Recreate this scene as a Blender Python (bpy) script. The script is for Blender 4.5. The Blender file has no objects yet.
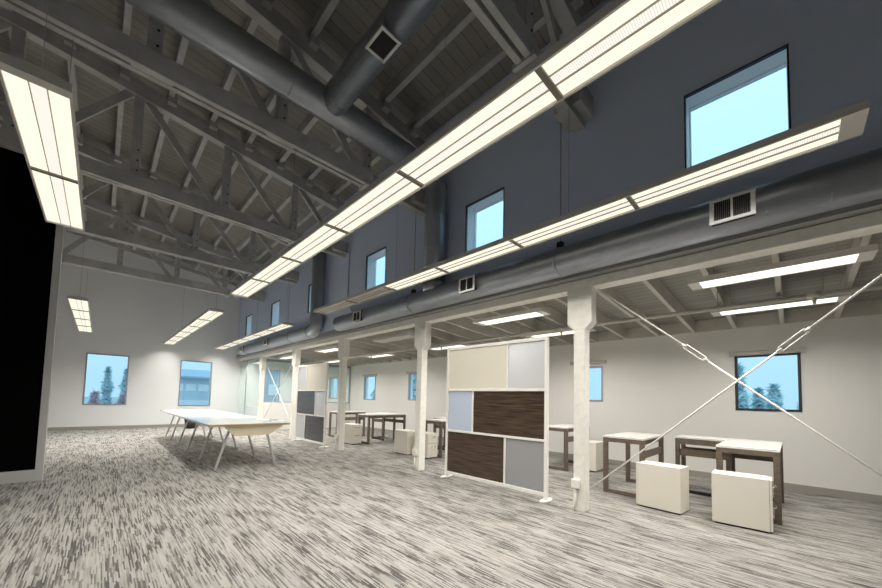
import bpy, math, random
from mathutils import Vector, Matrix
random.seed(7)
sc = bpy.context.scene
COL = sc.collection
PI = math.pi

# ------------------------------------------------------------------ materials
def nt(name):
    m = bpy.data.materials.new(name); m.use_nodes = True
    t = m.node_tree; b = t.nodes['Principled BSDF']
    return m, t, b
def L(t, a, b): t.links.new(a, b)
def mat(name, col, rough=.6, metal=0., bump=0., bscale=60., var=0., vscale=3., spec=.5):
    m, t, b = nt(name)
    b.inputs['Base Color'].default_value = (*col, 1)
    b.inputs['Roughness'].default_value = rough
    b.inputs['Metallic'].default_value = metal
    b.inputs['Specular IOR Level'].default_value = spec
    tc = t.nodes.new('ShaderNodeTexCoord')
    if var:
        n = t.nodes.new('ShaderNodeTexNoise'); n.inputs['Scale'].default_value = vscale; n.inputs['Detail'].default_value = 5
        L(t, tc.outputs['Object'], n.inputs['Vector'])
        r = t.nodes.new('ShaderNodeValToRGB')
        r.color_ramp.elements[0].position = .3; r.color_ramp.elements[1].position = .7
        r.color_ramp.elements[0].color = (*[c*(1-var) for c in col], 1)
        r.color_ramp.elements[1].color = (*[min(1, c*(1+var)) for c in col], 1)
        L(t, n.outputs['Fac'], r.inputs['Fac']); L(t, r.outputs['Color'], b.inputs['Base Color'])
    if bump:
        n = t.nodes.new('ShaderNodeTexNoise'); n.inputs['Scale'].default_value = bscale; n.inputs['Detail'].default_value = 3
        L(t, tc.outputs['Object'], n.inputs['Vector'])
        bp = t.nodes.new('ShaderNodeBump'); bp.inputs['Strength'].default_value = bump; bp.inputs['Distance'].default_value = .01
        L(t, n.outputs['Fac'], bp.inputs['Height']); L(t, bp.outputs['Normal'], b.inputs['Normal'])
    return m
def math_node(t, op, a=None, b=None):
    n = t.nodes.new('ShaderNodeMath'); n.operation = op
    for i, v in enumerate((a, b)):
        if v is None: continue
        if isinstance(v, (int, float)): n.inputs[i].default_value = v
        else: L(t, v, n.inputs[i])
    return n.outputs[0]

def carpet_mat():
    m, t, b = nt('carpet')
    tc = t.nodes.new('ShaderNodeTexCoord'); s = t.nodes.new('ShaderNodeSeparateXYZ'); L(t, tc.outputs['Object'], s.inputs[0])
    def streak(wx, ly, seed):
        xi = math_node(t, 'FLOOR', math_node(t, 'MULTIPLY', math_node(t, 'ADD', s.outputs[0], 40+seed), 1/wx))
        w = t.nodes.new('ShaderNodeTexWhiteNoise'); w.noise_dimensions = '1D'; L(t, xi, w.inputs['W'])
        yo = math_node(t, 'ADD', math_node(t, 'MULTIPLY', s.outputs[1], 1/ly), math_node(t, 'MULTIPLY', w.outputs['Value'], 37.))
        c = t.nodes.new('ShaderNodeCombineXYZ'); L(t, xi, c.inputs[0]); L(t, math_node(t, 'FLOOR', yo), c.inputs[1])
        w2 = t.nodes.new('ShaderNodeTexWhiteNoise'); w2.noise_dimensions = '2D'; L(t, c.outputs[0], w2.inputs['Vector'])
        return w2.outputs['Value']
    a = streak(.0075, .17, 0); c2 = streak(.012, .25, 3.3)
    mp = t.nodes.new('ShaderNodeMapping'); mp.inputs['Scale'].default_value = (7, 2.2, 1); L(t, tc.outputs['Object'], mp.inputs[0])
    n = t.nodes.new('ShaderNodeTexNoise'); n.inputs['Scale'].default_value = 1.; n.inputs['Detail'].default_value = 3; L(t, mp.outputs[0], n.inputs['Vector'])
    v = math_node(t, 'ADD', math_node(t, 'MULTIPLY', a, .60), math_node(t, 'MULTIPLY', c2, .22))
    v = math_node(t, 'ADD', v, math_node(t, 'MULTIPLY', n.outputs['Fac'], .85))
    r = t.nodes.new('ShaderNodeValToRGB'); L(t, math_node(t, 'SUBTRACT', v, .3), r.inputs['Fac'])
    e = r.color_ramp.elements
    e[0].position = .20; e[0].color = (.09, .086, .081, 1)
    e[1].position = .85; e[1].color = (.40, .384, .358, 1)
    k = e.new(.38); k.color = (.17, .162, .15, 1)
    k = e.new(.50); k.color = (.295, .282, .261, 1)
    L(t, r.outputs['Color'], b.inputs['Base Color'])
    b.inputs['Roughness'].default_value = .95; b.inputs['Specular IOR Level'].default_value = .1
    bp = t.nodes.new('ShaderNodeBump'); bp.inputs['Strength'].default_value = .3; bp.inputs['Distance'].default_value = .004
    L(t, v, bp.inputs['Height']); L(t, bp.outputs['Normal'], b.inputs['Normal'])
    return m
def board_mat(name, col, axis, pitch, rough=.8, gap=.04, var=.25):
    m, t, b = nt(name)
    tc = t.nodes.new('ShaderNodeTexCoord'); s = t.nodes.new('ShaderNodeSeparateXYZ'); L(t, tc.outputs['Object'], s.inputs[0])
    q = math_node(t, 'MULTIPLY', math_node(t, 'ADD', s.outputs[axis], 50.), 1/pitch)
    f = math_node(t, 'FRACT', q); idx = math_node(t, 'FLOOR', q)
    g = math_node(t, 'GREATER_THAN', f, gap)
    w = t.nodes.new('ShaderNodeTexWhiteNoise'); w.noise_dimensions = '1D'; L(t, idx, w.inputs['W'])
    n = t.nodes.new('ShaderNodeTexNoise'); n.inputs['Scale'].default_value = 2.5; n.inputs['Detail'].default_value = 6; L(t, tc.outputs['Object'], n.inputs['Vector'])
    val = math_node(t, 'ADD', 1-var, math_node(t, 'MULTIPLY', math_node(t, 'ADD', w.outputs['Value'], n.outputs['Fac']), var))
    val = math_node(t, 'MULTIPLY', val, math_node(t, 'ADD', .2, math_node(t, 'MULTIPLY', g, .8)))
    mx = t.nodes.new('ShaderNodeMix'); mx.data_type = 'RGBA'
    mx.inputs[6].default_value = (0, 0, 0, 1); mx.inputs[7].default_value = (*col, 1)
    L(t, val, mx.inputs[0]); L(t, mx.outputs[2], b.inputs['Base Color'])
    bp = t.nodes.new('ShaderNodeBump'); bp.inputs['Strength'].default_value = .6; bp.inputs['Distance'].default_value = .01
    L(t, g, bp.inputs['Height']); L(t, bp.outputs['Normal'], b.inputs['Normal'])
    b.inputs['Roughness'].default_value = rough
    return m
def wood_mat(name, dark, light, scale, rough=.45, axis_scale=(1, 1, 1)):
    m, t, b = nt(name)
    tc = t.nodes.new('ShaderNodeTexCoord'); mp = t.nodes.new('ShaderNodeMapping'); mp.inputs['Scale'].default_value = axis_scale
    L(t, tc.outputs['Object'], mp.inputs[0])
    n = t.nodes.new('ShaderNodeTexNoise'); n.inputs['Scale'].default_value = scale; n.inputs['Detail'].default_value = 6; n.inputs['Distortion'].default_value = .4
    L(t, mp.outputs[0], n.inputs['Vector'])
    r = t.nodes.new('ShaderNodeValToRGB'); L(t, n.outputs['Fac'], r.inputs['Fac'])
    r.color_ramp.elements[0].position = .32; r.color_ramp.elements[1].position = .7
    r.color_ramp.elements[0].color = (*dark, 1); r.color_ramp.elements[1].color = (*light, 1)
    L(t, r.outputs['Color'], b.inputs['Base Color']); b.inputs['Roughness'].default_value = rough
    return m
def emit_mat(name, col, strength, rib=0.):
    m = bpy.data.materials.new(name); m.use_nodes = True; t = m.node_tree
    t.nodes.remove(t.nodes['Principled BSDF'])
    e = t.nodes.new('ShaderNodeEmission'); e.inputs[0].default_value = (*col, 1); e.inputs[1].default_value = strength
    if rib:                                   # louvre ribs of the middle strip: opaque cross blades in front of the tube
        tc = t.nodes.new('ShaderNodeTexCoord'); s = t.nodes.new('ShaderNodeSeparateXYZ'); L(t, tc.outputs['Object'], s.inputs[0])
        f = math_node(t, 'FRACT', math_node(t, 'MULTIPLY', math_node(t, 'ADD', s.outputs[1], 50.), 1/.0105))
        g = math_node(t, 'GREATER_THAN', f, .35)
        L(t, math_node(t, 'MULTIPLY', math_node(t, 'ADD', 1-rib, math_node(t, 'MULTIPLY', g, rib)), strength), e.inputs[1])
    L(t, e.outputs[0], t.nodes['Material Output'].inputs[0])
    return m
def glass_mat(name, tint, refl=.08, haze=0., hazecol=(.9, .95, 1)):
    m = bpy.data.materials.new(name); m.use_nodes = True; t = m.node_tree
    t.nodes.remove(t.nodes['Principled BSDF'])
    tr = t.nodes.new('ShaderNodeBsdfTransparent'); tr.inputs[0].default_value = (*tint, 1)
    gl = t.nodes.new('ShaderNodeBsdfGlossy'); gl.inputs['Roughness'].default_value = .02
    mx = t.nodes.new('ShaderNodeMixShader'); lw = t.nodes.new('ShaderNodeLayerWeight'); lw.inputs[0].default_value = .5
    frs = math_node(t, 'ADD', .03, math_node(t, 'MULTIPLY', math_node(t, 'POWER', lw.outputs['Facing'], 5.), .6))
    if haze:
        df = t.nodes.new('ShaderNodeBsdfDiffuse'); df.inputs[0].default_value = (*hazecol, 1)
        tl = t.nodes.new('ShaderNodeBsdfTranslucent'); tl.inputs[0].default_value = (*hazecol, 1)
        h = t.nodes.new('ShaderNodeMixShader'); h.inputs[0].default_value = .5; L(t, df.outputs[0], h.inputs[1]); L(t, tl.outputs[0], h.inputs[2])
        m2 = t.nodes.new('ShaderNodeMixShader'); m2.inputs[0].default_value = haze
        L(t, tr.outputs[0], m2.inputs[1]); L(t, h.outputs[0], m2.inputs[2]); base = m2.outputs[0]
    else: base = tr.outputs[0]
    L(t, frs, mx.inputs[0]); L(t, base, mx.inputs[1]); L(t, gl.outputs[0], mx.inputs[2])
    L(t, mx.outputs[0], t.nodes['Material Output'].inputs[0])
    return m

M = dict(
 carpet=carpet_mat(),
 wall=mat('warm_white_paint', (.77, .755, .725), .75, bump=.05, bscale=90),
 endwall=mat('white_paint', (.80, .80, .81), .75, bump=.05, bscale=90),
 slate=mat('slate_paint', (.63, .72, .91), .7, bump=.05, bscale=90),
 black=mat('matte_black_paint', (.004, .004, .004), .95, spec=.0),
 trimw=mat('trim_white', (.62, .62, .61), .55),
 base=mat('baseboard_vinyl', (.33, .31, .28), .6),
 cream=mat('cream_timber_paint', (.88, .855, .79), .55, bump=.35, bscale=45, var=.06, vscale=14),
 deck=board_mat('grey_roof_boards', (.27, .257, .232), 1, .145, gap=.045),
 timber=mat('grey_timber_paint', (.47, .468, .455), .7, var=.15, vscale=5, bump=.1),
 annexdeck=board_mat('grey_soffit_boards', (.31, .295, .265), 0, .14, gap=.05),
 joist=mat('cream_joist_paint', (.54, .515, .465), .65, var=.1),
 shadestrip=mat('grey_shade_paint', (.30, .30, .29), .7),  # shade tone for the strip above the girder
 duct=mat('grey_duct_metal', (.37, .395, .435), .36, .75, var=.06, vscale=8),
 ductdark=mat('dark_slot', (.012, .012, .014), .8),
 louvre=mat('grey_louvre', (.13, .13, .13), .6),
 grille=mat('white_grille', (.66, .66, .66), .5),
 fixture=mat('fixture_white', (.62, .60, .57), .45),
 bar=mat('fixture_cross_bar', (.22, .20, .17), .5),
 divider=mat('fixture_divider', (.38, .35, .30), .5),
 tube=emit_mat('lit_diffuser', (1., .94, .74), 1.15),
 tubemid=emit_mat('lit_louvre', (1., .95, .84), 1.1, .25),
 off=mat('unlit_diffuser', (.55, .52, .47), .4),
 tubeA=emit_mat('lit_side_room_diffuser', (1., .94, .82), 1.7),
 wire=mat('steel_wire', (.35, .35, .35), .4, .7),
 dark=mat('black_metal', (.02, .02, .022), .5, .3),
 rod=mat('white_rod_paint', (.82, .80, .76), .4),
 laminate=mat('white_laminate', (.80, .79, .76), .16),
 edge=mat('beige_edge_band', (.42, .30, .17), .5),
 apron=mat('cream_panel', (.76, .67, .50), .5),
 leg=mat('silver_leg', (.58, .57, .56), .35, .35),
 dwood=wood_mat('grey_brown_wood', (.11, .082, .062), (.19, .15, .115), 3., .45, (4, 4, 18)),
 zebra=wood_mat('dark_zebra_wood', (.022, .014, .010), (.13, .085, .058), 3., .3, (1, 1.1, 22)),
 skywood=wood_mat('sky_sheen_wood', (.045, .045, .055), (.085, .085, .10), 3., .2, (1, 1.1, 22)),  # dark wood with the sky's reflection mixed into its colour
 pframe=mat('ivory_frame', (.90, .88, .82), .45),
 beige=mat('beige_panel', (.78, .735, .63), .5),
 frost=glass_mat('frosted_panel', (.85, .9, .95), haze=.8, hazecol=(.70, .76, .86)),
 frostn=glass_mat('pale_frosted_panel', (.85, .86, .88), haze=.85, hazecol=(.74, .74, .755)),
 frostgrey=glass_mat('grey_frosted_panel', (.75, .78, .8), haze=.85, hazecol=(.52, .52, .53)),
 frostw=glass_mat('white_film_glass', (.9, .95, .95), haze=.85, hazecol=(.85, .88, .90)),
 teal=glass_mat('greenish_glass', (.93, .985, .975), haze=.11, hazecol=(.80, .88, .85)),
 glass=glass_mat('window_glass', (.92, .96, 1.)),
 ped=mat('cream_laminate', (.80, .76, .67), .5),
 handle=mat('chrome_handle', (.6, .6, .6), .25, .9),
 wframe=mat('aluminium_frame', (.36, .38, .42), .4, .5),
 wdark=mat('dark_window_edge', (.02, .022, .03), .5),
 reveal=mat('reveal_white', (.88, .90, .93), .7),
 blind=mat('blind_cassette_white', (.47, .44, .40), .5),
 bin=mat('black_plastic', (.015, .015, .016), .5),
 paper=mat('paper', (.85, .85, .84), .7),
 leaf=mat('conifer_needles', (.55, .68, .71), .9, var=.4, vscale=2),
 leafred=mat('reddish_shrub', (.70, .58, .62), .9, var=.3),
 bark=mat('bark', (.12, .11, .11), .9),
 bwall=mat('pale_blue_cladding', (.66, .74, .80), .8),
 broof=mat('blue_grey_roof', (.40, .50, .61), .8),
 bwin=mat('white_window_panel', (.95, .96, .98), .3),
 ground=mat('pale_ground', (.42, .46, .46), .9, var=.2, vscale=.5),
)

# ------------------------------------------------------------------ mesh builder (world coordinates, offset to the thing's base on build)
class MB:
    def __init__(s): s.v = []; s.f = []; s.mi = []; s.sm = []
    def face(s, idx, mi=0, sm=False): s.f.append(tuple(idx)); s.mi.append(mi); s.sm.append(sm)
    def box(s, x0, x1, y0, y1, z0, z1, mi=0):
        b = len(s.v)
        s.v += [(x0,y0,z0),(x1,y0,z0),(x1,y1,z0),(x0,y1,z0),(x0,y0,z1),(x1,y0,z1),(x1,y1,z1),(x0,y1,z1)]
        for q in ((0,3,2,1),(4,5,6,7),(0,1,5,4),(1,2,6,5),(2,3,7,6),(3,0,4,7)): s.face([b+i for i in q], mi)
        return s
    def bar(s, p0, p1, w, h, side=(0,1,0), mi=0):
        """square bar p0->p1; w measured along `side`, h across it"""
        p0, p1 = Vector(p0), Vector(p1); d = (p1-p0).normalized(); a = Vector(side); a = (a - d*a.dot(d)).normalized(); c = d.cross(a)
        b = len(s.v)
        for p in (p0, p1):
            for i, j in ((-1,-1),(1,-1),(1,1),(-1,1)): s.v.append(tuple(p + a*(i*w/2) + c*(j*h/2)))
        for q in ((0,1,2,3),(7,6,5,4),(0,4,5,1),(1,5,6,2),(2,6,7,3),(3,7,4,0)): s.face([b+i for i in q], mi)
        return s
    def tube(s, pts, r, n=16, cap=True, mi=0):
        pts = [Vector(p) for p in pts]; rings = []
        ref = Vector((0,0,1))
        d0 = (pts[1]-pts[0]).normalized()
        if abs(d0.dot(ref)) > .95: ref = Vector((0,1,0))
        for i, p in enumerate(pts):
            if i == 0: d = pts[1]-pts[0]
            elif i == len(pts)-1: d = pts[-1]-pts[-2]
            else: d = (pts[i+1]-p).normalized() + (p-pts[i-1]).normalized()
            d.normalize()
            a = (ref - d*ref.dot(d))
            if a.length < 1e-3: a = d.orthogonal()
            a.normalize(); c = d.cross(a); ref = a
            rr = r[i] if isinstance(r, (list, tuple)) else r
            b = len(s.v); rings.append(b)
            for k in range(n):
                t = 2*PI*k/n; s.v.append(tuple(p + a*(math.cos(t)*rr) + c*(math.sin(t)*rr)))
        for b0, b1 in zip(rings, rings[1:]):
            for k in range(n): s.face((b0+k, b0+(k+1)%n, b1+(k+1)%n, b1+k), mi, True)
        if cap:
            s.face([rings[0]+k for k in reversed(range(n))], mi); s.face([rings[-1]+k for k in range(n)], mi)
        return s
    def prism(s, poly, ext, mi=0):
        """poly: list of 3-D points, ext: extrusion vector"""
        b = len(s.v); n = len(poly); e = Vector(ext)
        s.v += [tuple(p) for p in poly] + [tuple(Vector(p)+e) for p in poly]
        s.face([b+i for i in reversed(range(n))], mi); s.face([b+n+i for i in range(n)], mi)
        for i in range(n): s.face((b+i, b+(i+1)%n, b+n+(i+1)%n, b+n+i), mi)
        return s
    def build(s, name, mats, parent=None, base=None, bevel=0.):
        o0 = Vector(base) if base else (Vector(parent['_b']) if parent is not None and '_b' in parent else Vector((0,0,0)))
        me = bpy.data.meshes.new(name)
        me.from_pydata([tuple(Vector(p)-o0) for p in s.v], [], s.f)
        for m in (mats if isinstance(mats, (list, tuple)) else [mats]): me.materials.append(M[m])
        for p, i, sm in zip(me.polygons, s.mi, s.sm): p.material_index = i; p.use_smooth = sm
        import bmesh
        bm = bmesh.new(); bm.from_mesh(me); bmesh.ops.recalc_face_normals(bm, faces=bm.faces); bm.to_mesh(me); bm.free()
        o = bpy.data.objects.new(name, me); COL.objects.link(o)
        if parent is not None: o.parent = parent
        else: o.location = o0
        o['_b'] = tuple(o0)
        if bevel:
            bv = o.modifiers.new('bevel', 'BEVEL'); bv.width = bevel; bv.segments = 2; bv.limit_method = 'ANGLE'
        return o
def tag(o, label=None, cat=None, group=None, kind=None):
    if label: o['label'] = label
    if cat: o['category'] = cat
    if group: o['group'] = group
    if kind: o['kind'] = kind
    return o
def thing(name, base, label, cat, group=None, kind=None):
    o = bpy.data.objects.new(name, None); COL.objects.link(o); o.location = base; o['_b'] = tuple(base); o.empty_display_size = .1
    return tag(o, label, cat, group, kind)
def struct(name, mb, mats, label, cat, **k): return tag(mb.build(name, mats, **k), label, cat, kind='structure')
def dup(root, loc, rz=0., label=None, group=None):
    r = root.copy(); COL.objects.link(r); r.location = loc; r.rotation_euler = (0, 0, rz)
    if label: r['label'] = label
    if group: r['group'] = group
    for ch in list(root.children):
        c = ch.copy(); COL.objects.link(c); c.parent = r
        for g in ch.children:
            d = g.copy(); COL.objects.link(d); d.parent = c
    return r
ORD = ['first', 'second', 'third', 'fourth', 'fifth', 'sixth', 'seventh', 'eighth', 'ninth', 'tenth', 'eleventh', 'twelfth', 'thirteenth',
       'fourteenth', 'fifteenth', 'sixteenth', 'seventeenth', 'eighteenth', 'nineteenth', 'twentieth', 'twenty-first', 'twenty-second',
       'twenty-third', 'twenty-fourth', 'twenty-fifth', 'twenty-sixth', 'twenty-seventh', 'twenty-eighth', 'twenty-ninth', 'thirtieth']

# ------------------------------------------------------------------ layout constants (metres)
YB, YF = 15.2, -4.0                # far wall, wall behind the camera
XL, XW, XC, XR = -3.4, 3.76, 3.86, 7.26
TY = [1.63 + 2.657*k for k in range(5)]
CY = [1.68, 4.43, 7.127, 9.787, 12.60]
def chord_z(x): return 5.72 - .125*(x-.2)        # underside of a truss top chord
def roof_z(x): return chord_z(x) + .22 + .17     # underside of the roof boards
def joist_z(x): return 2.45 + .058*(XR-x)        # underside of the side-room joists

def holed(mb, axis, c0, c1, u0, u1, z0, z1, holes):
    us = sorted({u0, u1, *[h[0] for h in holes], *[h[1] for h in holes]}); zs = sorted({z0, z1, *[h[2] for h in holes], *[h[3] for h in holes]})
    for a, b in zip(us, us[1:]):
        for c, d in zip(zs, zs[1:]):
            um, zm = (a+b)/2, (c+d)/2
            if any(h[0] < um < h[1] and h[2] < zm < h[3] for h in holes): continue
            if axis == 'x': mb.box(c0, c1, a, b, c, d)
            else: mb.box(a, b, c0, c1, c, d)
    return mb

# ------------------------------------------------------------------ shell
struct('floor', MB().box(XL-.2, XR+.2, YF-.2, YB+.2, -.12, 0), 'carpet', 'grey streaked carpet floor of the whole hall', 'floor')
CW = [.30 + 2.70*k for k in range(6)]
CH = [(.305-.345, .305+.345), (3.007-.345, 3.007+.345), (5.705-.345, 5.705+.345), (8.43-.345, 8.43+.36), (11.165-.36, 11.165+.36), (13.82-.345, 13.82+.36)]
CZ0, CZ1 = 3.35, 4.09
struct('wall_right', holed(MB(), 'x', XW, XW+.24, YF, YB, 2.73, 5.66, [(a, b, CZ0, CZ1) for a, b in CH]), 'slate',
       'tall slate grey wall above the columns, pierced by small square windows', 'wall')
struct('trim_shade', MB().box(XW, XW+.24, YF, YB, 2.61, 2.73), 'shadestrip', 'strip of shade painted grey between the girder and the slate wall', 'trim')  # shade under the duct put into a grey strip, not a separate timber
EW = [(-.34, .635, .775, 2.36), (2.02, 2.965, .75, 2.36), (4.83, 5.44, .82, 2.25)]
mb = holed(MB(), 'y', YB, YB+.2, XL, XR, 0, 5.2, EW)
mb.prism([(XL, YB, 5.2), (XW+.1, YB, 5.2), (XW+.1, YB, roof_z(XW)), (XL, YB, roof_z(XL))], (0, .2, 0))
struct('wall_back', mb, 'endwall', 'white far end wall with two tall windows low down', 'wall')
RW = [(.27-.355, .27+.355), (2.97-.29, 2.97+.29), (5.73-.36, 5.73+.36), (8.47-.36, 8.47+.36), (11.13-.38, 11.13+.38), (13.95-.37, 13.95+.37)]
RZ = [(1.15, 2.0), (1.24, 1.94), (1.15, 2.0), (1.15, 2.0), (1.12, 2.0), (1.12, 2.0)]
struct('wall_side', holed(MB(), 'x', XR, XR+.18, YF, YB, 0, 2.9, [(a, b, *z) for (a, b), z in zip(RW, RZ)]), 'wall',
       'warm white outer wall of the low side room on the right', 'wall')
struct('wall_left', MB().box(XL-.2, XL, YF, YB, 0, 6.5), 'endwall', 'white wall far to the left behind the black partition', 'wall')
mb = MB().box(XL, XW+.1, YF-.2, YF, 0, 5.6).prism([(XL, YF-.2, 5.6), (XW+.1, YF-.2, 5.6), (XW+.1, YF-.2, roof_z(XW)), (XL, YF-.2, roof_z(XL))], (0, .2, 0)).box(XW, XR+.2, YF-.2, YF, 0, 2.9)
struct('wall_front', mb, 'endwall', 'white wall behind the camera', 'wall')
mb = MB().prism([(XL-.2, YF-.2, roof_z(XL-.2)), (XW+.24, YF-.2, roof_z(XW+.24)), (XW+.24, YF-.2, roof_z(XW+.24)+.1), (XL-.2, YF-.2, roof_z(XL-.2)+.1)], (0, YB-YF+.4, 0))
struct('ceiling', mb, 'deck', 'dark grey boarded roof underside above the trusses', 'ceiling')
jh = .19
mb = MB().prism([(XW+.1, YF-.2, joist_z(XW+.1)+jh), (XR+.2, YF-.2, joist_z(XR+.2)+jh), (XR+.2, YF-.2, joist_z(XR+.2)+jh+.1), (XW+.1, YF-.2, joist_z(XW+.1)+jh+.1)], (0, YB-YF+.4, 0))
struct('ceiling_side', mb, 'annexdeck', 'boarded soffit over the low side room', 'ceiling')
struct('baseboard_back', MB().box(XL, XC+.05, YB-.012, YB, 0, .1), 'base', 'grey vinyl baseboard along the far end wall', 'baseboard')
struct('baseboard_right', MB().box(XR-.012, XR, YF, 12.5, 0, .1), 'base', 'grey vinyl baseboard along the side room wall', 'baseboard')
# black partition on the left with its white end trim
YP = 6.98
struct('wall_partition', MB().box(XL, -.545, YP, YP+.1, .15, 4.27), 'black', 'matte black partition wall at the left edge under the roof truss', 'wall')
struct('baseboard_left', MB().box(XL, -.545, YP-.012, YP+.1, 0, .15), 'trimw', 'pale baseboard at the foot of the black partition', 'baseboard')
struct('trim_1', MB().box(-.545, -.475, YP-.015, YP+.11, 0, 4.27), 'trimw', 'white vertical end trim of the black partition', 'trim')

# windows -----------------------------------------------------------
def window(n, name, axis, c, d, u0, u1, z0, z1, label, edge=.0, frame=.03, fm='wframe', inset=0.):
    """opening in a wall whose room face is at c; d = wall depth (signed away from the room)"""
    mid = (u0+u1)/2
    root = thing('window_%d' % n, (c, mid, z0) if axis == 'x' else (mid, c, z0), label, 'window', kind='structure')
    def B(mb, a0, a1, u_0, u_1, z_0, z_1):
        a0, a1 = min(a0, a1), max(a0, a1)
        mb.box(a0, a1, u_0, u_1, z_0, z_1) if axis == 'x' else mb.box(u_0, u_1, a0, a1, z_0, z_1)
    def ring(mb, a0, a1, w, e=0.):
        B(mb, a0, a1, u0-e, u1+e, z1-w, z1+e); B(mb, a0, a1, u0-e, u1+e, z0-e, z0+w)
        B(mb, a0, a1, u0-e, u0+w, z0+w, z1-w); B(mb, a0, a1, u1-w, u1+e, z0+w, z1-w)
    s = 1 if d > 0 else -1
    if edge:
        e = MB(); ring(e, c-s*.004, c+s*.03, edge); e.build('window_edge', 'wdark', root)
        r = MB(); ring(r, c+s*.03, c+d-s*.05, .008); r.build('reveal', 'reveal', root)
        f = MB(); ring(f, c+d-s*.05, c+d, frame); f.build('window_frame', 'reveal', root)
    else:
        f = MB(); ring(f, c-s*.012, c+s*.07, frame, .012); f.build('window_frame', fm, root)
        r = MB(); ring(r, c+s*.07, c+d, .008); r.build('reveal', 'reveal', root)
    g = MB(); p = c+d-s*.03 if edge else c+s*.03
    B(g, p, p+s*.006, u0+.008, u1-.008, z0+.008, z1-.008); g.build('pane', 'glass', root)
    return root
wn = 0
for k, (a, b) in enumerate(CH):
    wn += 1
    window(wn, '', 'x', XW, .24, a, b, CZ0, CZ1, ORD[k] + ' high square window in the slate wall, counting from the camera end', edge=.012, frame=.015)
for k, (a, b, c, d) in enumerate(EW):
    wn += 1
    window(wn, '', 'y', YB, .2, a, b, c, d, ('left tall window in the far end wall, trees outside', 'tall window in the far end wall behind the long table, building outside', 'window in the end wall seen through the glazed office')[k], frame=.022)
for k, (a, b) in enumerate(RW):
    wn += 1
    window(wn, '', 'x', XR, .18, a, b, *RZ[k], ('side room window behind the crossed rods, conifers outside', 'side room window just right of the nearest column', 'side room window hidden behind the large divider',
           'side room window beside the second column', 'side room window left of the second column', 'side room window inside the glazed office')[k], frame=.022, fm='wdark' if k == 0 else 'wframe')
    t = thing('roller_blind', (XR, (a+b)/2, 2.0), ('wide white roller blind cassette above the window behind the crossed rods', 'white roller blind cassette right of the nearest column', 'white roller blind cassette behind the large divider',
              'white roller blind cassette beside the second column', 'white roller blind cassette left of the second column', 'white roller blind cassette inside the glazed office')[k], 'blind')
    MB().box(XR-.06, XR-.001, a-.07, b+.07, 2.0, 2.065).build('cassette', 'blind', t, bevel=.006)
    for y in (a-.075, b+.07): MB().box(XR-.062, XR-.001, y, y+.005, 1.998, 2.067).build('end_bracket', 'grille', t)

# ------------------------------------------------------------------ columns, girder, bracing
cap_names = ['nearest', 'second', 'third', 'fourth', 'farthest']
def column(y, label, full=True):
    t = thing('column', (XC+.065, y, 0), label, 'column', None)
    MB().box(XC, XC+.13, y-.065, y+.065, 0, 2.1).build('shaft', 'cream', t, bevel=.008)
    prof = [(XC-.004, y-.065, 2.03), (XC-.004, y-.14, 2.10), (XC-.004, y-.14, 2.5), (XC-.004, y+.14, 2.5), (XC-.004, y+.14, 2.10), (XC-.004, y+.065, 2.03)]
    MB().prism(prof, (.138, 0, 0)).build('capital', 'cream', t, bevel=.006)
    for dy, z in ((0, 2.4), (-.1, 2.2), (-.1, 2.42)): MB().tube([(XC-.012, y+dy, z), (XC+.01, y+dy, z)], .011, 8).build('bolt', 'cream', t)
    return t
for k, y in enumerate(CY):
    t = column(y, ['nearest cream timber column, right of the large divider', 'second cream timber column, left of the large divider',
         'third cream timber column, right of the far divider', 'fourth cream timber column, left of the far divider', 'farthest cream timber column beside the glazed office'][k])
    if k < 3:
        ob = thing('outlet_box', (XC, y, .24), ['white outlet box and conduit low on the nearest column', 'white outlet box and conduit low on the second column', 'white outlet box and conduit low on the third column'][k], 'outlet')
        MB().box(XC-.045, XC, y-.02, y+.07, .25, .35).build('box', 'cream', ob, bevel=.006)
        MB().tube([(XC-.02, y+.03, .25), (XC-.02, y+.03, .12), (XC-.028, y+.04, 0)], .012, 8).build('conduit', 'cream', ob)
gir = thing('girder', (XC, 5.6, 2.5), 'long cream timber girder carried on the row of columns', 'beam')
MB().box(XC, XC+.18, YF, YB, 2.5, 2.605).build('beam', 'cream', gir, bevel=.006)
for y in CY:
    for dy in (-.2, -.1, .1, .2): MB().tube([(XC-.008, y+dy, 2.57), (XC, y+dy, 2.57)], .012, 8).build('bolt', 'cream', gir)

def brace_rod(p0, p1, tb, label):
    p0, p1 = Vector(p0), Vector(p1); d = (p1-p0).normalized(); Lg = (p1-p0).length
    t = thing('brace_rod', tuple(p0), label, 'rod')
    c = p0 + (p1-p0)*tb; h = .12
    MB().tube([p0, c-d*h*.8], .008, 10).tube([c+d*h*.8, p1], .008, 10).build('rod', 'rod', t)
    up = Vector((1, 0, 0)).cross(d)
    b = MB()
    for s in (-1, 1): b.tube([c-d*h+up*0, c-d*h*.8+up*(s*.02), c+d*h*.8+up*(s*.02), c+d*h], .006, 8)
    b.tube([c-d*(h+.01), c-d*(h-.03)], .012, 10).tube([c+d*(h-.03), c+d*(h+.01)], .012, 10)
    b.build('turnbuckle', 'rod', t)
    return t
xb = XC+.09
brace_rod((xb, 1.60, .24), (xb, -.827, 2.495), .665, 'white brace rod rising from the nearest column foot towards the right')
brace_rod((xb+.03, 1.52, 2.49), (xb+.03, -.94, .28), .36, 'white brace rod sloping down right from the nearest column capital')
brace_rod((xb, CY[3]+.06, .3), (xb, CY[4]-.06, 2.4), .5, 'thin brace rod rising away from foot of the fourth column')
brace_rod((xb+.03, CY[3]+.06, 2.4), (xb+.03, CY[4]-.06, .3), .5, 'thin brace rod falling away from capital of the fourth column')
column(CY[0]-2.657, 'cream timber column just outside the right edge')

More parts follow.
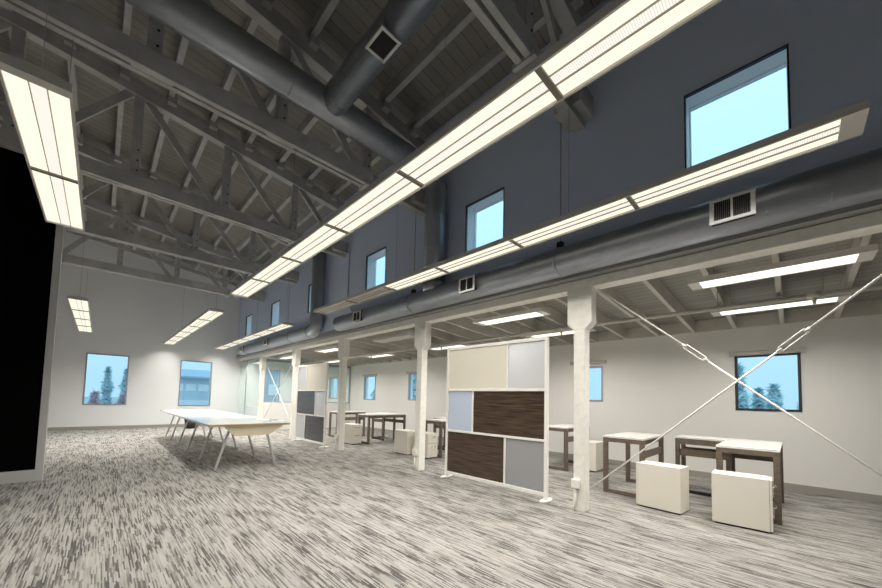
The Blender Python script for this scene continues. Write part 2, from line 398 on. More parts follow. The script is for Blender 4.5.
# ------------------------------------------------------------------ roof trusses
TL = ['roof truss nearest the camera, crossing the top edge', 'second roof truss, just beyond the big round duct', 'third roof truss, over the black partition', 'fourth roof truss from the camera',
      'last roof truss, closest to the far end wall']
tprev = None
for k, y in enumerate(TY):
    if k:
        dup(tprev, (0.2, y, 4.27), 0, 'grey timber ' + TL[k]); continue
    t = thing('roof_truss', (.2, y, 4.27), 'grey timber ' + TL[k], 'truss', 'grey timber roof trusses'); tprev = t
    for s in (-1, 1):
        MB().box(-3.38, 2.68, y+s*.047-.031, y+s*.047+.031, 4.27, 4.48).build('bottom_chord', 'timber', t, bevel=.006)
    MB().box(2.70, XW-.002, y-.055, y+.055, 4.30, 4.47).build('chord_end', 'timber', t)
    for x in (-2.2, -1.0, .2, 1.4): MB().box(x-.16, x+.16, y-.0155, y+.0155, 4.275, 4.47).build('packing_block', 'timber', t)
    b = MB()
    for s in (-1, 1): b.box(3.42, XW-.002, y+s*.105-.048, y+s*.105+.048, 4.36, 4.60)
    b.box(3.36, XW-.002, y-.04, y+.04, 4.345, 4.5); b.build('bearing_block', 'timber', t, bevel=.006)
    MB().box(2.56, 2.72, y-.12, y+.12, 4.245, 4.30).build('splice_block', 'timber', t, bevel=.006)
    MB().prism([(-3.38, y-.07, chord_z(-3.38)), (XW-.002, y-.07, chord_z(XW)), (XW-.002, y-.07, chord_z(XW)+.22), (-3.38, y-.07, chord_z(-3.38)+.22)], (0, .14, 0)).build('top_chord', 'timber', t, bevel=.006)
    for x in (-2.2, -1.0, .2, 1.4, 2.6):
        p = MB().box(x-.058, x+.058, y-.044, y+.044, 4.475, chord_z(x)+.03).build('post', 'timber', t)
        for z in (4.56, 4.72, 4.88): MB().tube([(x+.02, y-.05, z), (x+.02, y-.04, z)], .012, 8).build('bolt', 'dark', p)
    for (xa, xb2) in ((.30, 1.28), (1.5, 2.50), (2.70, 3.62), (.10, -.88), (-1.1, -2.08), (-2.3, -3.28)):
        MB().bar((xa, y, chord_z(xa)+.02), (xb2, y, 4.42), .05, .1).build('diagonal', 'timber', t)

# roof purlins, each one continuous run along the roof
xs = [3.385-.565*k for k in range(12)]
for k, x in enumerate(xs):
    z = chord_z(x)+.22
    t = thing('purlin', (x, YF, z), 'grey roof purlin under the boards, %s from the slate wall' % ORD[k], 'purlin', 'roof purlins')
    MB().prism([(x-.035, YF, z), (x+.035, YF, z-.009), (x+.035, YF, z+.165), (x-.035, YF, z+.173)], (0, YB-YF, 0)).build('beam', 'timber', t)
    for y in TY: MB().box(x-.035, x+.075, y-.16, y-.07, z-.10, z+.10).build('hanger_block', 'timber', t)

struct('trim_4', MB().prism([(XL, YB-.06, chord_z(XL)+.10), (XW, YB-.06, chord_z(XW)+.10), (XW, YB-.06, chord_z(XW)+.218), (XL, YB-.06, chord_z(XL)+.218)], (0, .06, 0)), 'timber', 'sloping ledger timber at the top of the far end wall', 'trim')
# side-room joists
for k in range(26):
    y = -.995 + .5395*k
    if y > 15: break
    t = MB().prism([(XC+.18, y-.024, joist_z(XC+.18)), (XR, y-.024, joist_z(XR)), (XR, y-.024, joist_z(XR)+jh), (XC+.18, y-.024, joist_z(XC+.18)+jh)], (0, .048, 0)).build('joist', 'joist', base=(XR, y, joist_z(XR)))
    tag(t, '%s joist of the side room soffit, counting from the camera end' % ORD[k], 'joist', 'side room joists')
struct('trim_2', MB().box(XR-.03, XR, YF, YB, joist_z(XR)-.0, joist_z(XR)+jh), 'joist', 'blocking strip between joist ends above the side room wall', 'trim')
struct('trim_3', MB().box(XC+.18, XC+.21, YF, YB, 2.605, joist_z(XC+.18)+jh), 'joist', 'blocking strip between joist ends above the girder', 'trim')

# ------------------------------------------------------------------ ducts
DY = 3.81; DX = 3.575; DR = .157
def ring_seams(parent, pts, r):
    for p, d in pts:
        p, d = Vector(p), Vector(d); MB().tube([p-d*.006, p+d*.006], r+.002, 28).build('seam', 'duct', parent)
mz = 4.66
d1 = thing('main_duct', (.5, DY, mz), 'large round grey duct crossing under the roof and dropping down the wall', 'duct')
arc = [(DX-.3+.3*math.sin(a), DY, mz-.3+.3*math.cos(a)) for a in [PI/2*i/6 for i in range(7)]]
MB().tube([(-3.35, DY, mz), (1.0, DY, mz)] + arc + [(DX, DY, 2.86)], .17, 28).build('pipe', 'duct', d1)
ring_seams(d1, [((x, DY, mz), (1, 0, 0)) for x in (-.2, 1.3, 2.75, 3.1)] + [((DX, DY, z), (0, 0, 1)) for z in (4.5, 4.0, 3.5)], .17)
br = MB().tube([(1.78, DY-.1, mz), (1.78, -3.9, mz)], .15, 24).build('branch_pipe', 'duct', d1)
ring_seams(br, [((1.78, y, mz), (0, 1, 0)) for y in (3.55, 1.6)], .15)
dg = thing('duct_diffuser', (1.724, 2.62, 4.50), 'square downward air diffuser on the roof branch duct', 'diffuser')
gx0, gx1, gy0, gy1, gz = 1.615, 1.833, 2.48, 2.757, 4.50
MB().box(gx0+.015, gx1-.015, gy0+.015, gy1-.015, gz+.012, gz+.13).build('collar', 'duct', dg)
mm = MB(); mm.box(gx0, gx1, gy0, gy0+.025, gz, gz+.02).box(gx0, gx1, gy1-.025, gy1, gz, gz+.02).box(gx0, gx0+.025, gy0+.025, gy1-.025, gz, gz+.02).box(gx1-.025, gx1, gy0+.025, gy1-.025, gz, gz+.02)
mm.build('frame', 'grille', dg)
MB().box(gx0+.025, gx1-.025, gy0+.025, gy1-.025, gz+.009, gz+.012).build('opening', 'ductdark', dg)

lz = 2.745
d2 = thing('low_duct', (DX, 3.0, lz), 'long round grey duct running along the slate wall above the girder', 'duct')
MB().tube([(DX, -3.9, lz), (DX, 6.72, lz)], DR, 32).build('pipe', 'duct', d2)
ring_seams(d2, [((DX, y, lz), (0, 1, 0)) for y in (-.9, -.55, -.22, .1, .75, 1.3, 2.2, 3.9, 5.0, 6.3)], DR-.002)
MB().tube([(DX, DY, lz+.08), (DX, DY, lz+.24)], .175, 28).build('saddle', 'duct', d2)
d3 = thing('far_duct', (DX, 10, lz), 'smaller round duct dropping down the wall and running to the far end', 'duct')
arc = [(DX, 7.83+.2-.2*math.cos(a), 2.95-.2*math.sin(a)) for a in [PI/2*i/5 for i in range(6)]]
MB().tube([(DX, 7.83, 5.1), (DX, 7.83, 3.1)] + arc + [(DX, 13.7, 2.75)], .15, 24).build('pipe', 'duct', d3)
ring_seams(d3, [((DX, y, 2.75), (0, 1, 0)) for y in (8.1, 9.2, 10.9, 13.0)] + [((DX, 7.83, z), (0, 0, 1)) for z in (3.05, 4.2)], .16)
for y in TY[3:5]: MB().tube([(DX, y, 2.88), (DX, y, 4.36)], .005, 8).build('hanger_rod', 'wire', d3)
def wall_grille(y, x, z, w, h, label, two=True):
    g = thing('air_grille', (x, y, z), label, 'grille', 'white air grilles along the wall duct')
    x0 = x
    f = MB()
    f.box(x0-.012, x0, y-w/2, y+w/2, z+h/2-.025, z+h/2).box(x0-.012, x0, y-w/2, y+w/2, z-h/2, z-h/2+.025)
    f.box(x0-.012, x0, y-w/2, y-w/2+.03, z-h/2+.025, z+h/2-.025).box(x0-.012, x0, y+w/2-.03, y+w/2, z-h/2+.025, z+h/2-.025)
    f.box(x0-.011, x0, y-.008, y+.008, z-h/2+.025, z+h/2-.025); f.build('frame', 'grille', g, bevel=.003)
    MB().box(x0-.002, x0+.06, y-w/2+.01, y+w/2-.01, z-h/2+.01, z+h/2-.01).build('backing', ['ductdark'], g)
    s = MB(); n = 18
    for i in range(n):
        yy = y-w/2+.035+(w-.07)*i/(n-1)
        s.prism([(x0-.009, yy-.002, z-h/2+.025), (x0-.009, yy+.0, z-h/2+.025), (x0-.0015, yy+.004, z-h/2+.025), (x0-.0015, yy+.002, z-h/2+.025)], (0, 0, h-.05))
    s.build('louvre', 'louvre', g)
    return g
wall_grille(.295, DX-DR-.012, 2.73, .275, .20, 'white twin air grille on the duct under the largest high window')
wall_grille(2.99, DX-DR-.012, 2.73, .275, .20, 'white air grille on the duct above the large divider')
wall_grille(5.74, DX-DR-.012, 2.73, .275, .20, 'white air grille near the open end of the wall duct')
wall_grille(10.8, DX-.165, 2.76, .275, .20, 'air grille on the smaller far duct, middle one')
wall_grille(13.2, DX-.165, 2.76, .275, .20, 'air grille at the far end of the smaller duct')
for k, (y, lab) in enumerate(((1.77, 'thin hanger rod holding the wall duct from the nearest truss'), (TY[1], 'thin hanger rod holding the wall duct from the second truss'))):
    h = thing('duct_hanger', (DX, y, lz), lab, 'hanger')
    MB().tube([(DX, y, 4.36), (DX, y, lz+DR+.05)], .006, 8).build('rod', 'wire', h)
    b = MB().tube([(DX, y-.015, lz), (DX, y+.015, lz)], DR+.006, 28)
    b.build('strap', 'duct', h)
    MB().box(DX-.03, DX+.03, y-.03, y+.03, lz+DR+.004, lz+DR+.07).build('clamp', 'dark', h)
cd = MB().tube([(XW-.015, 6.72, 4.6), (XW-.015, 6.72, 3.25), (XW-.015, 6.5, 3.0), (XW-.015, 6.35, 2.95)], .014, 8).build('conduit', 'slate', base=(XW-.015, 6.72, 3))
tag(cd, 'thin painted conduit running down the slate wall beside the far duct', 'conduit')

# ------------------------------------------------------------------ pendant lights
LZ = 2.85
def pendant(xc, y0, y1, joints, label, off_after=None, cap0=.1, cap1=.02, wires=(), w=.27, z=LZ, m=('tube', 'tubemid'), group='long pendant lights', power=12.8, spread=130):
    t = thing('pendant_light', (xc, (y0+y1)/2, z), label, 'light', group)
    h = MB(); hw = w/2
    h.box(xc-hw, xc-hw+.012, y0, y1, z-.004, z+.045).box(xc+hw-.012, xc+hw, y0, y1, z-.004, z+.045)
    h.prism([(xc-hw, y0, z+.045), (xc+hw, y0, z+.045), (xc+.05, y0, z+.06), (xc-.05, y0, z+.06)], (0, y1-y0, 0))
    h.build('housing', 'fixture', t)
    for a, b in ((y0, y0+cap0), (y1-cap1, y1)): MB().box(xc-hw+.012, xc+hw-.012, a, b, z-.002, z+.045).build('end_cap', 'fixture', t)
    ys = [y0+cap0] + list(joints) + [y1-cap1]
    for i, (a, b) in enumerate(zip(ys, ys[1:])):
        lit = off_after is None or i < off_after
        d = MB(); e = .012 if i else 0; g = .012 if i < len(ys)-2 else 0
        u = w-.024; x0 = xc-u/2; c1, c2 = x0+u*.37, x0+u*.65
        zz = z+.012 if m[0] == 'tube' else z+.001
        def strip(xa, xb, mi):
            bi = len(d.v); d.v += [(xa, a+e, zz), (xb, a+e, zz), (xb, b-g, zz), (xa, b-g, zz), (xa, a+e, zz+.01), (xb, a+e, zz+.01), (xb, b-g, zz+.01), (xa, b-g, zz+.01)]
            for q in ((0,3,2,1),(4,5,6,7),(0,1,5,4),(1,2,6,5),(2,3,7,6),(3,0,4,7)): d.face([bi+j for j in q], mi)
        strip(x0, c1-.003, 0); strip(c1+.003, c2-.003, 1); strip(c2+.003, xc+u/2, 0)
        d.box(c1-.0014, c1+.0014, a+e, b-g, z+.004, zz+.012, 2).box(c2-.0014, c2+.0014, a+e, b-g, z+.002, zz+.012, 2)
        o = d.build('diffuser', [m[0] if lit else 'off', m[1] if lit else 'off', 'divider'], t)
        if not lit: o['label'] = 'unlit grey diffuser'
    ya, yb = ys[0], (ys[off_after] if off_after else ys[-1])
    if off_after != 0:
      la = bpy.data.lights.new('lamp', 'AREA'); la.shape = 'RECTANGLE'; la.size = w-.03; la.size_y = yb-ya-.02
      la.energy = power*(yb-ya); la.color = (1., .965, .90); la.spread = math.radians(spread)
      lo = bpy.data.objects.new('lamp', la); COL.objects.link(lo); lo.parent = t; lo.location = (0, (ya+yb)/2-(y0+y1)/2, -.006)
    for y in joints: MB().box(xc-hw+.012, xc+hw-.012, y-.016, y+.016, z-.003, z+.03).build('cross_bar', 'bar', t)
    for (y, zt) in wires:
        wr = MB().tube([(xc, y, z+.06), (xc, y, zt)], .0022, 6).build('suspension_wire', 'wire', t)
        MB().box(xc-.03, xc+.03, y-.04, y+.04, z+.055, z+.075).build('clip', 'fixture', wr)
    return t
J1 = [-.28+1.13*k for k in range(1, 6)]
CHZ = 4.27
pendant(1.585, -.33, 6.47, J1, 'longest lit pendant light running from the top edge towards the centre', wires=((TY[0], CHZ), (TY[1], CHZ)))
pendant(3.05, -.33, 6.55, [-.23+1.115*k for k in range(1, 6)], 'lit pendant light along the slate wall, its far third unlit', off_after=4, wires=((TY[0]-.2, 4.3), (TY[1]-.2, 4.3)))
pendant(-.335, 2.76, 5.10, [3.95], 'short lit pendant light before the black partition, top left', cap0=.07, wires=((2.95, 5.79), (TY[1]+.05, CHZ)))
pendant(-.37, 9.05, 13.9, [9.1+1.2*k for k in (1, 2, 3)], 'small lit pendant light near the left far window', cap0=.02, wires=((TY[3]-.05, CHZ), (TY[4]+.05, CHZ)), power=16.)
pendant(1.60, 8.06, 14.9, [8.1+1.14*k for k in range(1, 6)], 'lit pendant light in the middle of the far end', cap0=.02, wires=((8.15, 5.55), (TY[4], CHZ)), power=16.)
pendant(3.07, 8.22, 14.85, [8.25+1.1*k for k in range(1, 6)], 'lit pendant light along the wall above the far duct', cap0=.02, wires=((8.35, 5.37), (TY[4], CHZ)), power=16.)
# side room lights, two rows
def small_light(xc, yc, label, lit=True):
    z = 2.40
    pendant(xc, yc-.59, yc+.59, [], label, cap0=.09, cap1=.09, wires=((yc-.4, joist_z(xc)+jh), (yc+.4, joist_z(xc)+jh)), w=.27, z=z, m=('tubeA', 'tubeA'), group='side room lights', power=29., spread=165, off_after=None if lit else 0)
for k in range(6):
    small_light(4.24, .115+2.77*k, ('short side room light in the row by the girder, %s from the camera' if k != 2 else 'unlit side room light in the row by the girder, %s from the camera') % ORD[k], k != 2)
    small_light(5.72, .13+2.72*k, 'short side room light in the row by the outer wall, %s from the camera' % ORD[k])
pp = thing('sprinkler_pipe', (5.2, 5, 2.36), 'grey sprinkler pipe running along under the side room joists', 'pipe')
MB().tube([(5.2, YF, 2.36), (5.2, 12.5, 2.36)], .027, 12).build('pipe', 'joist', pp)
for y in (-.18, 2.55, 5.25, 7.95): MB().tube([(5.2, y-.05, 2.36), (5.2, y+.05, 2.36)], .036, 12).tube([(5.2, y, 2.34), (5.2, y, 2.27)], [.02, .012], 10).build('sprinkler_head', 'joist', pp)
for y in (.6, 3.3, 6., 8.7): MB().tube([(5.2, y, 2.38), (5.2, y, joist_z(5.2)+jh)], .006, 6).build('hanger', 'wire', pp)

# ------------------------------------------------------------------ glazed office at the far end
go = thing('office_partition', (4, 12.35, 0), 'glazed office partition beside the farthest column', 'partition')
yo = 12.52
MB().box(XC+.13, XR-.005, yo, yo+.08, 0, .95).build('low_wall', 'wall', go)
MB().box(XC+.13, XR-.005, yo+.035, yo+.045, .98, 2.36).build('side_pane', 'teal', go)
f = MB().box(XC+.13, XR-.005, yo+.01, yo+.07, .95, .98).box(XC+.13, XR-.005, yo+.01, yo+.07, 2.36, 2.43)
f.box(XC+.13, XC+.16, yo+.01, yo+.07, .98, 2.36).box(5.6, 5.63, yo+.01, yo+.07, .98, 2.36).box(XR-.04, XR-.005, yo+.01, yo+.07, .98, 2.36)
f.build('side_frame', 'wframe', go)
xg = XC+.06
MB().box(xg, xg+.01, CY[4]+.2, 14.35, .78, 2.46).build('front_pane', 'teal', go)
MB().box(xg, xg+.01, CY[4]+.2, 14.35, .02, .77).build('film_band', 'frostw', go)
MB().box(xg, xg+.012, 14.37, YB-.01, .02, 2.46).build('glass_door', 'teal', go)
f = MB().box(xg-.02, xg+.03, CY[4]+.07, YB-.005, 2.46, 2.5).box(xg-.02, xg+.03, CY[4]+.07, YB-.005, 0, .02).box(xg-.01, xg+.02, 14.345, 14.37, .02, 2.46).box(xg-.01, xg+.02, CY[4]+.12, CY[4]+.2, .02, 2.46)
f.build('front_frame', 'wframe', go)

# ------------------------------------------------------------------ room dividers
def divider(x0, y0, x1, y1, h, rows, label):
    """three rows of panels in an ivory frame; rows: list of (split, left panel, right panel) from the top, left = far end"""
    base = Vector((x0, y0, 0)); d = Vector((x1-x0, y1-y0, 0)); Lg = d.length; ang = math.atan2(d.y, d.x)
    t = thing('room_divider', (0, 0, 0), label, 'divider')
    fr = .042; foot = .05
    def B(mb, a0, a1, b0, b1, z0, z1): return mb.box(a0, a1, b0, b1, z0, z1)
    f = MB()
    B(f, 0, fr, -.022, .022, .012, h); B(f, Lg-fr, Lg, -.022, .022, .012, h); B(f, fr, Lg-fr, -.02, .02, h-.05, h-.008)
    B(f, fr, Lg-fr, -.02, .02, foot, foot+.045)
    rh = (h-.05-foot-.045)/3
    zs = [foot+.045+rh*i for i in range(4)]
    for i in (1, 2): B(f, fr, Lg-fr, -.02, .02, zs[i]-.016, zs[i]+.016)
    for r, (sp, far, near) in enumerate(rows):
        z1, z0 = zs[3-r], zs[2-r]
        if r > 0: z1 -= .016
        if r < 2: z0 += .016
        s = sp*Lg
        B(f, s-.014, s+.014, -.018, .018, z0, z1)
        for (a, b, mt) in ((fr, s-.014, near), (s+.014, Lg-fr, far)):
            B(MB(), a, b, -.007, .007, z0, z1).build('panel_' + {'zebra': 'wood', 'skywood': 'dark', 'beige': 'beige', 'frost': 'frosted', 'frostn': 'frosted', 'frostgrey': 'grey_frosted'}[mt], mt, t)
    f.build('frame', 'pframe', t, bevel=.003)
    for a in (.02, Lg-.02):
        p = MB(); n = 20
        ring = [(a+.05*math.cos(2*PI*i/n), .13*math.sin(2*PI*i/n), 0) for i in range(n)]
        p.prism(ring, (0, 0, .014)); p.build('foot', 'pframe', t, bevel=.004)
    t.location = (x0, y0, 0); t.rotation_euler = (0, 0, ang)
    return t
divider(3.945, 2.10, 3.935, 3.82, 2.02, [(.345, 'beige', 'frostn'), (.69, 'frost', 'zebra'), (.36, 'zebra', 'frostgrey')], 'large ivory framed room divider with dark wood and frosted panels, beside the nearest column')
divider(3.88, 7.78, 3.86, 9.44, 2.02, [(.66, 'frostn', 'beige'), (.34, 'skywood', 'frostn'), (.66, 'frostn', 'skywood')], 'far ivory framed room divider with dark panels, behind the long table')

# ------------------------------------------------------------------ long table
TX0, TX1, TY0, TY1, TZ = 1.21, 2.42, 6.18, 12.0, .727
tb = thing('conference_table', ((TX0+TX1)/2, 9, 0), 'long white conference table on splayed silver legs', 'table')
MB().box(TX0, TX1, TY0, TY1, TZ-.032, TZ).build('tabletop', 'laminate', tb)
MB().box(TX0, TX1, TY0-.004, TY0, TZ-.034, TZ-.001).build('edge_band', 'edge', tb)
MB().prism([(1.42, 6.22, TZ-.032), (2.34, 6.22, TZ-.032), (2.10, 6.22, .53), (1.57, 6.22, .53)], (0, .03, 0)).build('end_panel', 'apron', tb)
MB().box(1.62, 2.06, 6.25, 11.9, TZ-.075, TZ-.032).build('cable_tray', 'apron', tb)
for y in (6.34, 7.48, 8.74, 9.85, 11.0, 11.92):
    MB().bar((1.55, y, TZ-.06), (2.08, y, TZ-.06), .03, .03).build('crossbar', 'dark', tb)
    for xf, xt in ((1.35, 1.54), (2.25, 2.06)):
        lg = MB().bar((xf, y-.02, .006), (xt, y, TZ-.05), .042, .028).build('leg', 'leg', tb)
pl = [((2.30, 7.02), .3, 'left white sheet of paper on the table near the right corner'), ((2.38, 6.66), -.25, 'right white sheet of paper on the table near the right corner'), ((1.95, 7.9), .7, 'white sheet of paper lying farther back on the long table')]
for (x, y), r, lab in pl:
    p = MB().box(-.105, .105, -.15, .15, 0, .003).build('paper_sheet', 'paper'); p.location = (x, y, TZ); p.rotation_euler = (0, 0, r); tag(p, lab, 'paper')
cb = MB(); pts = []
for i in range(26):
    a = i*.9; pts.append((2.34+.05*math.cos(a)+.003*i, 6.82+.06*math.sin(a), TZ+.006+.002*(i % 4)))
o = cb.tube(pts, .005, 8).build('cable_coil', 'wframe', base=(2.34, 6.82, TZ)); tag(o, 'small coil of grey cable lying on the table near the right corner', 'cable')
bn = thing('waste_bin', (2.28, 14.4, 0), 'black waste bin against the far end wall behind the long table', 'bin')
MB().tube([(2.28, 14.4, .0), (2.28, 14.4, .30)], [.14, .175], 24).build('body', 'bin', bn)
MB().tube([(2.28, 14.4, .29), (2.28, 14.4, .31)], .182, 24).build('rim', 'bin', bn)

# ------------------------------------------------------------------ desks and pedestals of the side room
def loop(mb, axis, c, u0, u1, z1, w=.055, d=.05):
    """rectangular sled leg frame: plane across `axis` at c..c+d"""
    def B(a, b, z0, zz): mb.box(c, c+d, a, b, z0, zz) if axis == 'x' else mb.box(a, b, c, c+d, z0, zz)
    B(u0, u0+w, 0, z1); B(u1-w, u1, 0, z1); B(u0+w, u1-w, z1-w, z1); B(u0+w, u1-w, 0, .05)
    return mb
def l_desk(label):
    t = thing('corner_desk', (0, 0, 0), label, 'desk', 'white topped corner desks')
    X1, Yw = 1.22, .52
    MB().box(0, X1, 0, Yw, .735, .76).build('tabletop', 'laminate', t, bevel=.003)
    MB().box(.80, X1, Yw, 1.07, .735, .76).build('return_top', 'laminate', t, bevel=.003)
    loop(MB(), 'x', 0, 0, Yw, .735).build('leg_frame', 'dwood', t, bevel=.002)
    loop(MB(), 'x', X1-.05, 0, Yw, .735).build('leg_frame', 'dwood', t, bevel=.002)
    loop(MB(), 'y', 1.02, .80, X1, .735).build('leg_frame', 'dwood', t, bevel=.002)
    for q in ((.05, X1-.05, .03, .055), (.05, X1-.05, Yw-.055, Yw-.03), (.80, .825, Yw, 1.02)): MB().box(*q, .66, .735).build('apron', 'dwood', t)
    for q in ((X1-.05, X1-.025, .055, Yw-.055), (.82, .845, Yw, 1.02), (X1-.045, X1-.02, Yw, 1.02)): MB().box(*q, .50, .59).build('crossbar', 'dwood', t)
    MB().box(.80, .84, Yw-.05, 1.02, 0, .04).build('floor_rail', 'dark', t)
    MB().box(.80, .85, Yw-.05, Yw, .04, .735).build('leg', 'dwood', t)
    return t
def small_desk(label):
    t = thing('desk', (0, 0, 0), label, 'desk', 'small white topped desks')
    X1, Yw = .96, .50
    MB().box(0, X1, 0, Yw, .735, .76).build('tabletop', 'laminate', t, bevel=.003)
    for c in (0, X1-.05): loop(MB(), 'x', c, 0, Yw, .735).build('leg_frame', 'dwood', t, bevel=.002)
    for q in ((.05, X1-.05, .03, .055), (.05, X1-.05, Yw-.055, Yw-.03)): MB().box(*q, .67, .735).build('apron', 'dwood', t)
    MB().box(.05, X1-.05, .015, .04, .50, .59).build('crossbar', 'dwood', t)
    return t
A = l_desk('nearest white topped corner desk, beneath the side room window and crossed rods'); A.location = (5.03, .10, 0)
dup(A, (5.07, 5.08, 0), 0, 'white topped corner desk behind the second column and its pedestals')
dup(A, (4.98, 7.62, 0), 0, 'white topped corner desk in the far middle, left of the second column')
B = small_desk('small white topped desk right of the nearest column'); B.location = (4.97, 1.33, 0)
dup(B, (5.86, 2.76, 0), 0, 'small white topped desk showing between the large divider and the nearest column')
dup(B, (5.03, 9.36, 0), 0, 'small white topped desk beside the third column, farthest left')

def pedestal(label):
    t = thing('drawer_pedestal', (0, 0, 0), label, 'drawer unit', 'cream drawer pedestals')
    w, d, h = .28, .455, .505
    MB().box(-w/2, w/2, -d/2+.022, d/2, .018, h).build('body', 'ped', t, bevel=.003)
    MB().box(-w/2+.02, w/2-.02, -d/2+.04, d/2-.02, 0, .018).build('plinth', 'dark', t)
    for z0, z1 in ((.022, .298), (.304, h-.004)):
        dr = MB().box(-w/2+.002, w/2-.002, -d/2, -d/2+.019, z0, z1).build('drawer', 'ped', t, bevel=.002)
        zc = z1-.065 if z1 < .4 else z1-.07
        hb = MB().tube([(-.055, -d/2, zc), (-.055, -d/2-.028, zc), (.055, -d/2-.028, zc), (.055, -d/2, zc)], .006, 8)
        hb.build('handle', 'handle', dr)
    return t
P = pedestal('cream drawer pedestal nearest the right, chrome handles showing on its right edge'); P.location = (4.735, .385, 0); P.rotation_euler = (0, 0, .04)
dup(P, (4.735, 1.085, 0), PI-.10, 'cream pedestal with plain front, before the small desk right of the nearest column')
dup(P, (6.43, 2.545, 0), PI/2, 'cream pedestal just right of the nearest column, far back by the wall')
dup(P, (4.885, 5.35, 0), 0, 'cream drawer pedestal just right of the second column, two handles showing')
dup(P, (4.84, 5.93, 0), PI, 'cream pedestal with plain front just left of the second column')
dup(P, (4.74, 8.0, 0), 0, 'cream drawer pedestal beside the third column, two handles showing')

# ------------------------------------------------------------------ outside
struct('ground', MB().box(-60, 80, -60, 120, -.5, -.3), 'ground', 'pale ground outside the windows', 'ground')
def conifer(x, y, h, r, label, m='leaf', seed=1):
    rnd = random.Random(seed)
    t = thing('conifer', (x, y, -.3), label, 'tree', 'trees outside')
    MB().tube([(x, y, -.3), (x, y, h)], [.16, .02], 8).build('trunk', 'bark', t)
    f = MB()
    n = 900
    for i in range(n):
        u = rnd.random()**.8; z = -.1+(h+.1)*(1-u*.95)
        layer = .65+.35*math.sin(z*5.)
        rr = r*(u+.04)*rnd.random()**.5*layer; a = rnd.random()*2*PI
        p = Vector((x+rr*math.cos(a), y+rr*math.sin(a), z-rr*.25))
        q = Vector((rnd.uniform(-1, 1), rnd.uniform(-1, 1), rnd.uniform(-.5, .5))).normalized(); s = Vector((rnd.uniform(-1, 1), rnd.uniform(-1, 1), rnd.uniform(-1, 1))).normalized()
        L1 = rnd.uniform(.12, .26); b = len(f.v)
        f.v += [tuple(p-q*L1), tuple(p+s*.05), tuple(p+q*L1), tuple(p-s*.05)]; f.face((b, b+1, b+2, b+3))
    o = f.build('foliage', m, t)
    return t
conifer(16.0, 1.30, 2.65, .42, 'tall thin conifer outside, left in the window behind the rods', seed=1)
conifer(18.6, .93, 1.95, .55, 'broad conifer outside the window behind the rods, lower left', seed=2)
conifer(17.4, .46, 2.02, .45, 'pointed conifer in the middle of the window behind the rods', seed=3)
conifer(18.6, -.30, 1.45, .6, 'low conifer at the right of the window behind the rods', seed=4)
conifer(15.0, 21.8, 2.9, 1.0, 'conifer outside the far side room windows', seed=5)
conifer(15.0, 17.6, 2.9, 1.0, 'conifer outside beside the second column', seed=6)
conifer(.30, 27.5, 2.6, .5, 'conifer outside the left far window', seed=7)
conifer(1.15, 28.9, 2.6, .45, 'bushy tree outside at the right of the left far window', seed=8)
conifer(-.15, 24.5, 1.15, .5, 'reddish shrub low outside the left far window', 'leafred', seed=9)
conifer(.90, 24.5, 1.05, .5, 'reddish shrub low outside, right of the other shrub', 'leafred', seed=10)
bd = thing('building', (6, 30, -.3), 'pale blue building outside the far window behind the long table', 'building')
MB().box(2.6, 12, 30, 36, -.3, 2.25).build('wall', 'bwall', bd)
MB().prism([(2.2, 29.5, 2.25), (2.2, 29.5, 2.38), (2.2, 33, 3.05), (2.2, 36.5, 2.38), (2.2, 36.5, 2.25)], (10.5, 0, 0)).build('roof', 'broof', bd)
for k in range(7): MB().box(3.6+k*.75, 4.2+k*.75, 29.96, 30.02, 1.35, 1.85).build('window', 'bwin', bd)
MB().box(4, 7.5, 29.9, 30, -.3, .7).build('loading_door', 'bwin', bd)
b2 = thing('building', (12, 24, -.3), 'blue clad building outside, seen through the glazed office', 'building')
MB().box(7.5, 12.5, 24, 28, -.3, 2.9).build('wall', 'broof', b2)
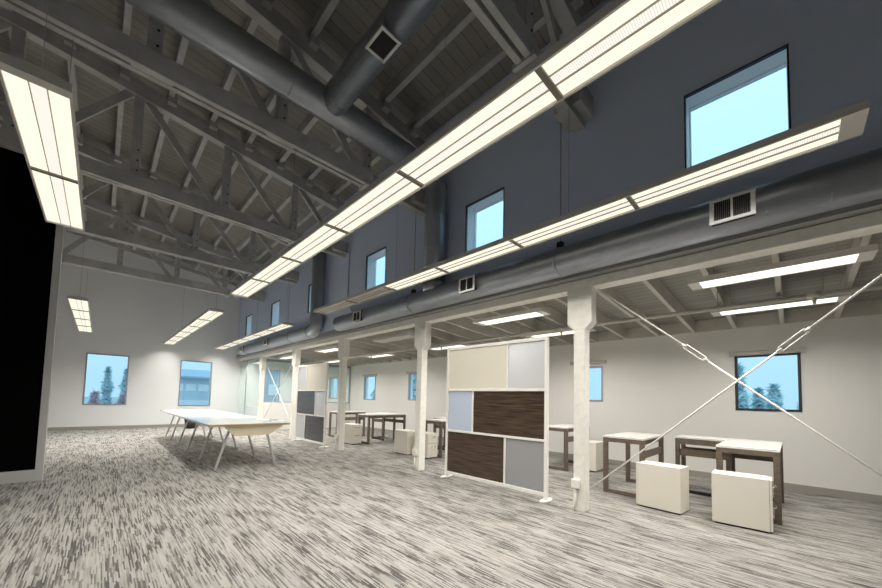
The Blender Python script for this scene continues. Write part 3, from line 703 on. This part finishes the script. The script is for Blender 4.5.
MB().prism([(7.3, 23.8, 2.9), (12.7, 23.8, 2.9), (11.2, 23.8, 3.6), (8.8, 23.8, 3.6)], (0, 4.4, 0)).build('roof', 'bwall', b2)
for k in range(5): MB().box(7.9+k*.9, 8.5+k*.9, 23.95, 24.02, 1.2, 1.9).build('window', 'bwin', b2)

# ------------------------------------------------------------------ world, camera, view
w = bpy.data.worlds.new('World'); sc.world = w; w.use_nodes = True
bg = w.node_tree.nodes['Background']; bg.inputs[0].default_value = (.52, .84, .98, 1)
wt = w.node_tree; tcw = wt.nodes.new('ShaderNodeTexCoord'); sw = wt.nodes.new('ShaderNodeSeparateXYZ'); wt.links.new(tcw.outputs['Generated'], sw.inputs[0])
el = math_node(wt, 'MAXIMUM', sw.outputs[2], 0.)          # overcast sky: zenith about three times the horizon
wt.links.new(math_node(wt, 'ADD', 1.08, math_node(wt, 'MULTIPLY', el, .65)), bg.inputs[1])

cam = bpy.data.cameras.new('Camera'); co = bpy.data.objects.new('Camera', cam); COL.objects.link(co)
f, cx, cy = 346.2, 438.5, 380.3
yaw, pit, rol = [math.radians(a) for a in (44.34, 3.112, 1.387)]
fw = Vector((math.sin(yaw)*math.cos(pit), math.cos(yaw)*math.cos(pit), math.sin(pit))); rt = Vector((math.cos(yaw), -math.sin(yaw), 0)); up = rt.cross(fw)
c, s = math.cos(rol), math.sin(rol)
r2 = rt*c + up*s; u2 = up*c - rt*s
co.matrix_world = Matrix(((r2.x, u2.x, -fw.x, 0), (r2.y, u2.y, -fw.y, 0), (r2.z, u2.z, -fw.z, 1.2), (0, 0, 0, 1)))
cam.sensor_width = 36; cam.lens = f/882*36; cam.shift_x = (441-cx)/882; cam.shift_y = (cy-294)/882
cam.clip_start = .02; cam.clip_end = 400
sc.camera = co
sc.view_settings.view_transform = 'Standard'; sc.view_settings.look = 'None'; sc.view_settings.exposure = 0; sc.view_settings.gamma = 1
sc.cycles.max_bounces = 12; sc.cycles.diffuse_bounces = 6; sc.cycles.transparent_max_bounces = 16
sc.cycles.sample_clamp_indirect = 6
for o in bpy.data.objects:
    if '_b' in o: del o['_b']
